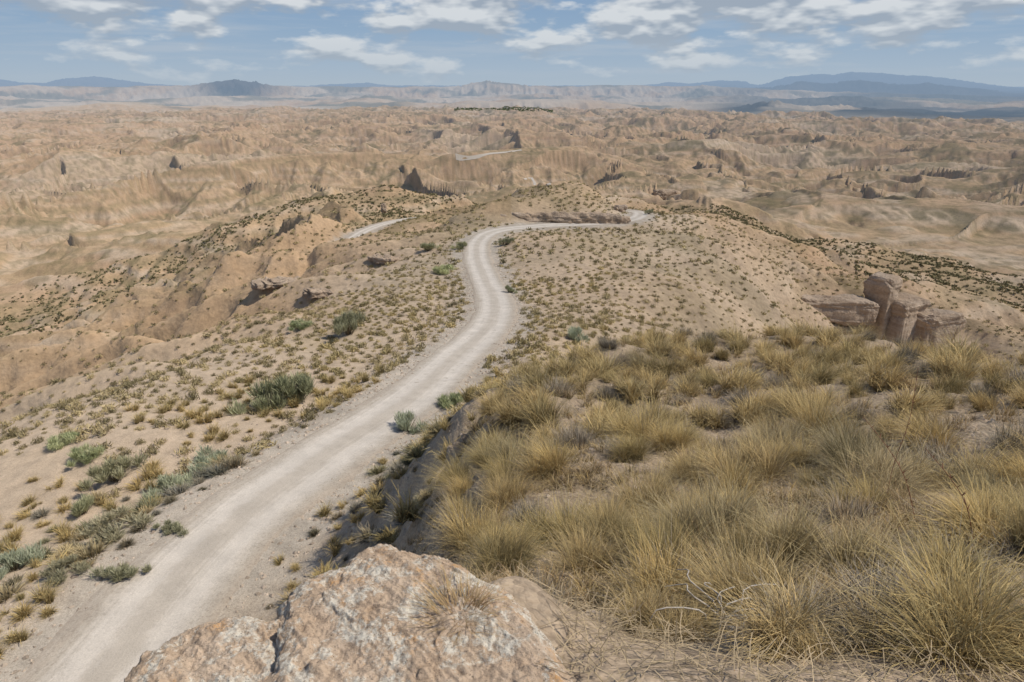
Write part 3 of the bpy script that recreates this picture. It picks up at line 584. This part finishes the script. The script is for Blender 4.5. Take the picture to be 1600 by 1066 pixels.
# foreground lichen rocks
def slab(name,outline,ztop,tiltx,tilty,depth,seed,label,fall=.06):
    o_=np.array(outline); cx_,cy_=o_.mean(0); ang=np.arctan2(o_[:,1]-cy_,o_[:,0]-cx_); rad=np.hypot(o_[:,0]-cx_,o_[:,1]-cy_); k=np.argsort(ang); ang=ang[k]; rad=rad[k]
    NA,NR,NS=620,210,120; a=np.linspace(-math.pi,math.pi,NA,endpoint=False); R=np.interp(a,np.concatenate([ang-2*math.pi,ang,ang+2*math.pi]),np.tile(rad,3))
    R=R*(1+.022*perlin(a*4,a*0,seed)+.018*perlin(a*13,a*0,seed+1)+.012*perlin(a*37,a*0,seed+2))
    s=np.linspace(.001,1,NR)[:,None]; x=cx_+np.cos(a)*R*s; y=cy_+np.sin(a)*R*s
    z=ztop+tiltx*(x-cx_)+tilty*(y-cy_)-fall*s**9
    t=np.linspace(0,1,NS+1)[1:][:,None]; bul=1+.04*np.sin(t*5+3*perlin(a*2,a*0,seed+4))-.02*t
    xs_=cx_+np.cos(a)*R*bul; ys_=cy_+np.sin(a)*R*bul; zs_=z[-1]-t*depth
    X_=np.concatenate([x,xs_]);Y_=np.concatenate([y,ys_]);Z_=np.concatenate([z,zs_]); p=np.stack([X_,Y_,Z_],-1)
    nx=np.zeros_like(p); nx[:NR,:,2]=1; w=ss(np.concatenate([s[:,0],np.ones(NS)]),.88,1)[:,None]; nx[...,0]=np.cos(a)*w; nx[...,1]=np.sin(a)*w; nx[NR:,:,2]=0
    nx/=np.linalg.norm(nx,axis=-1)[...,None]
    h=.022*n3(p,2.0,seed)+.022*n3(p,5,seed+1)+.014*n3(p,13,seed+2)+.010*n3(p,30,seed+3)+.005*n3(p,75,seed+5)
    step=n3(p,2.0,seed+11)+.25*n3(p,11,seed+12); h=h+.018*ss(step,.0,.09)+.012*ss(n3(p,4.5,seed+14)+.2*n3(p,19,seed+15),.1,.18)
    p=p+nx*h[...,None]
    me=make_mesh(name,p.reshape(-1,3),gridfaces(NR+NS,NA,True),None,True); o=link(name,me,M_lich); return tag(o,label,'rock')
def plane_pt(px,py,Zp):
    v=(533-py)/F; d=Zp/(-SP+v*CP); return ((px-800)/F*d,d*(CP+v*SP))
out1=[plane_pt(a,b,-1.6) for a,b in [(440,1120),(436,1000),(442,925),(490,895),(540,872),(570,848),(600,840),(645,850),(700,868),(745,900),(790,922),(828,958),(862,1000),(885,1040),(905,1120)]]+[(.1,1.0),(-.2,.85),(-.55,1.0)]
slab('lichen_rock',out1,-1.585,0.01,-.01,1.5,3,'large flat-topped rock crusted with white and orange lichen at the bottom centre')
out2=[plane_pt(a,b,-1.67) for a,b in [(175,1120),(205,1050),(240,1005),(290,975),(350,966),(410,966),(470,962),(560,955),(640,980),(680,1100)]]+[(-.4,1.25),(-1.05,1.2)]
slab('lichen_rock',out2,-1.655,0.02,-.02,1.5,8,'lower brown rock shelf left of the flat-topped lichen rock',.04)
x,y=plane_pt(715,960,-1.58); me=make_mesh('rock_tuft',*ribbons(420,.08,(.05,.17),(25,100),.0022,4,(0,1.),(.26,.17,.09),(.52,.39,.21),77,.3)); tag(link('dry_tuft',me,M_grass,loc=(x,y,-1.56)),'small dried tuft growing on top of the lichen rock','dry plant')
# straw litter
q=np.random.default_rng(5); N=18000; lx=q.uniform(-.7,4.6,N); ly=q.uniform(1.3,6.5,N); m=np.array([inside(a,b) for a,b in zip(lx,ly)])|((lx>.15)&(ly<2.2))|((lx<.2)&(ly>2.3)&(ly<4)); lx=lx[m];ly=ly[m]; N=len(lx)
lz=H(lx,ly)+q.uniform(.005,.05,N); a=q.uniform(0,6.28,N); L_=q.uniform(.05,.22,N); bend=q.normal(0,.5,N); V=np.zeros((N,4,2,3)); p=np.stack([lx,ly,lz],1)
for k in range(4):
    aa=a+bend*k/3; sd=np.stack([-np.sin(aa),np.cos(aa),np.zeros(N)],1)*.0014; V[:,k,0]=p-sd;V[:,k,1]=p+sd; p=p+np.stack([np.cos(aa),np.sin(aa),q.normal(0,.12,N)],1)*(L_/3)[:,None]
i=np.arange(N)[:,None]*8; k=np.arange(3)[None]*2; Fq=np.stack([i+k,i+k+1,i+k+3,i+k+2],-1).reshape(-1,4); Cc=(np.array((.43,.34,.22))*q.uniform(.4,1.25,(N,1,1))*np.ones((1,8,1))).reshape(-1,3)
tag(link('straw_litter',make_mesh('straw_litter',V.reshape(-1,3),Fq,Cc),M_grass),'dry straw littering the ground right of the lichen rock','straw',kind='stuff')
# stones
def stones(N,fx,label,name,smin,smax):
    q=np.random.default_rng(N); X_,Y_=fx(q,N); N=len(X_); Z_=H(X_,Y_); base=np.array([[1,0,0],[0,1,0],[-1,0,0],[0,-1,0],[0,0,1],[0,0,-1],[.7,.7,.5],[-.7,.6,.4]])
    tri=np.array([[0,6,4],[6,1,4],[1,7,4],[7,2,4],[2,3,4],[3,0,4],[0,1,6],[1,2,7],[1,0,5],[2,1,5],[3,2,5],[0,3,5]])
    s=np.exp(q.uniform(math.log(smin),math.log(smax),N)); B_=base[None]*q.uniform(.6,1.3,(N,8,1))*np.stack([s,s*q.uniform(.6,1,N),s*q.uniform(.4,.8,N)],-1)[:,None]
    an=q.uniform(0,6.28,N)[:,None]; bx=B_[...,0]*np.cos(an)-B_[...,1]*np.sin(an); by=B_[...,0]*np.sin(an)+B_[...,1]*np.cos(an)
    V=np.stack([bx+X_[:,None],by+Y_[:,None],B_[...,2]+Z_[:,None]],-1).reshape(-1,3); Fq=(tri[None]+np.arange(N)[:,None,None]*8).reshape(-1,3)
    Cc=(np.array((.43,.35,.275))*q.uniform(.6,1.2,(N,1,1))*np.ones((1,8,1))).reshape(-1,3)
    tag(link(name,make_mesh(name,V,Fq,Cc,False),M_wood),label,'stones',kind='stuff')
def f1(q,N):
    r=np.exp(q.uniform(math.log(2.3),math.log(22),N)); t=q.uniform(-.35,.8,N); return r*np.sin(t),r*np.cos(t)
stones(10000,f1,'loose small stones scattered over the near hillside soil','hillside_stones',.005,.045)
def f2(q,N):
    k=q.integers(0,int(len(RD)*.5),N); off=np.where(q.uniform(0,1,N)<.5,-1,1)*(2.1+np.abs(q.normal(0,3.5,N))); T=np.gradient(RD[:,:2],axis=0); T/=np.linalg.norm(T,axis=1)[:,None]
    return RD[k,0]+T[k,1]*off+q.uniform(-.5,.5,N),RD[k,1]-T[k,0]*off+q.uniform(-.5,.5,N)
stones(9001,f2,'loose gravel stones along the road shoulders','roadside_stones',.03,.15)
# stalks and bleached twigs
def tubes(name,paths,rad,col,label,cat,mat=M_wood):
    parts=[]
    for pth in paths:
        p=np.array(pth,float); n_=len(p); T=np.gradient(p,axis=0); T/=np.linalg.norm(T,axis=1)[:,None]; A_=np.cross(T,[.3,.2,.9]); A_/=np.linalg.norm(A_,axis=1)[:,None]; B_=np.cross(T,A_)
        rr_=rad*np.linspace(1,.45,n_)[:,None,None]; an=np.linspace(0,2*math.pi,6,endpoint=False)[None,:,None]
        V=(p[:,None]+(A_[:,None]*np.cos(an)+B_[:,None]*np.sin(an))*rr_).reshape(-1,3); parts.append((V,gridfaces(n_,6,True),np.tile(np.array(col),(len(V),1))))
    return tag(link(name,make_mesh(name,*join(parts)),mat),label,cat)
def stalk(px,py,h,lean,label):
    x,y,z,d=hit(px,py); t=np.linspace(0,1,14); main=np.stack([x+lean*t**1.6,y+0*t+.03*np.sin(t*7),z+h*t],1); br=[main]
    for k in range(10):
        i=6+k*7//10; b=main[i]; a=random.uniform(0,6.28); br.append([b+np.array([math.cos(a)*.012*s,math.sin(a)*.012*s,.018*s]) for s in (0,.7,1.3)])
    return tubes('flower_stalk',br,.0026,(.26,.12,.08),label,'dry stalk')
stalk(1385,790,1.2,.02,'upright thin reddish dry flower stalk on the right hillside')
stalk(1430,830,.85,-.5,'leaning thin reddish stalk left of the upright one')
stalk(1525,870,.65,-.4,'leaning reddish stalk nearest the right edge')
x,y,z,d=hit(1120,990); pp=[]
for k in range(12):
    a=random.uniform(0,6.28); L_=random.uniform(.15,.35); t=np.linspace(0,1,9); pp.append(np.stack([x+math.cos(a)*L_*t+.03*np.sin(t*9+k),y+math.sin(a)*L_*t,z+.03+.12*np.sin(t*2.6)],1))
tubes('bleached_twigs',pp,.0045,(.46,.42,.37),'tangle of bleached bare twigs in front of the dark foreground tussock','twigs')
# ------------------------------------------------------------------ light, sky, camera
EL=math.radians(52)
S=Vector((.80,-.20,0)).normalized()*math.cos(EL); S.z=math.sin(EL)
sl_=bpy.data.lights.new('sun','SUN'); sl_.energy=3.9; sl_.angle=math.radians(.5); sl_.color=(1,.94,.84); so=bpy.data.objects.new('sun',sl_); COL.objects.link(so); so.rotation_euler=S.to_track_quat('Z','Y').to_euler()
w=bpy.data.worlds.new('World'); bpy.context.scene.world=w; w.use_nodes=True; nt=w.node_tree; nt.nodes.clear(); b=NT_(nt)
sky=b.n('ShaderNodeTexSky',sky_type='NISHITA',sun_disc=False,sun_elevation=EL,sun_rotation=math.atan2(S.x,S.y),altitude=900)
bg1=b.n('ShaderNodeBackground'); bg1.inputs[1].default_value=.12; nt.links.new(sky.outputs[0],bg1.inputs[0])
tc=b.n('ShaderNodeTexCoord').outputs['Generated']; sx=b.n('ShaderNodeSeparateXYZ'); nt.links.new(tc,sx.inputs[0]); zz=sx.outputs[2]
grad=b.ramp(b.math('MULTIPLY',zz,5.),[(0,(.43,.515,.60)),(.12,(.39,.495,.61)),(.35,(.30,.43,.59)),(.6,(.24,.37,.56)),(1,(.17,.30,.50))])
def cvec(dz,zs=3.0):
    cxx=b.n('ShaderNodeCombineXYZ'); nt.links.new(sx.outputs[0],cxx.inputs[0]); nt.links.new(sx.outputs[1],cxx.inputs[1]); nt.links.new(b.math('MULTIPLY',b.math('ADD',zz,dz),zs),cxx.inputs[2]); return cxx.outputs[0]
def cn(dz,det): return b.noise(cvec(dz),7.0,det,.55)
n0=cn(0.,8); n1=cn(.011,4); n2_=cn(0.,4); nb=b.noise(cvec(.3,13.),3.2,5,.6)
thr=b.ramp(b.math('MULTIPLY',zz,8.),[(0,.64),(.16,.55),(.28,.495),(.45,.46),(.7,.41),(1,.38)])
cov=b.math('MULTIPLY',b.math('SUBTRACT',n0,thr),12.,clamp=True)
covb=b.math('MULTIPLY',b.math('MULTIPLY',b.math('SUBTRACT',nb,.50),6.,clamp=True),b.ramp(b.math('MULTIPLY',zz,8.),[(.05,0.),(.2,.5),(.8,.4),(1,.2)]))
lit=b.math('ADD',b.math('MULTIPLY',b.math('SUBTRACT',n2_,n1),10.),b.math('ADD',.36,b.math('MULTIPLY',b.math('SUBTRACT',n0,n2_),4.)),clamp=True)
cc=b.mix((.35,.41,.49),(.80,.82,.83),lit)
cc=b.mix(cc,(.43,.515,.60),b.ramp(b.math('MULTIPLY',zz,8.),[(0,.8),(.5,.25),(1,.08)]))
full=b.mix(grad,(.50,.56,.63),covb)
full=b.mix(full,cc,b.math('MULTIPLY',cov,.9))
bg2=b.n('ShaderNodeBackground'); nt.links.new(full,bg2.inputs[0]); bg2.inputs[1].default_value=.94
fac=b.ramp(zz,[(0,1.),(.14,1.),(.4,0.)]); mx=b.n('ShaderNodeMixShader'); nt.links.new(fac,mx.inputs[0]); nt.links.new(bg1.outputs[0],mx.inputs[1]); nt.links.new(bg2.outputs[0],mx.inputs[2])
ow=b.n('ShaderNodeOutputWorld'); nt.links.new(mx.outputs[0],ow.inputs[0])
cam=bpy.data.cameras.new('camera'); cam.lens=24; cam.sensor_width=36; cam.clip_end=200000; cam.clip_start=.05; co=bpy.data.objects.new('camera',cam); COL.objects.link(co); co.rotation_euler=(math.radians(90)-PITCH,0,0)
bpy.context.scene.camera=co
sc=bpy.context.scene; sc.view_settings.view_transform='Standard'; sc.view_settings.look='None'; sc.view_settings.exposure=0
print('TIMES',tA,tC,time.time()-T0,'tus',nn_,ng,'verge',nv,'cush',ni,'rest',len(rest))
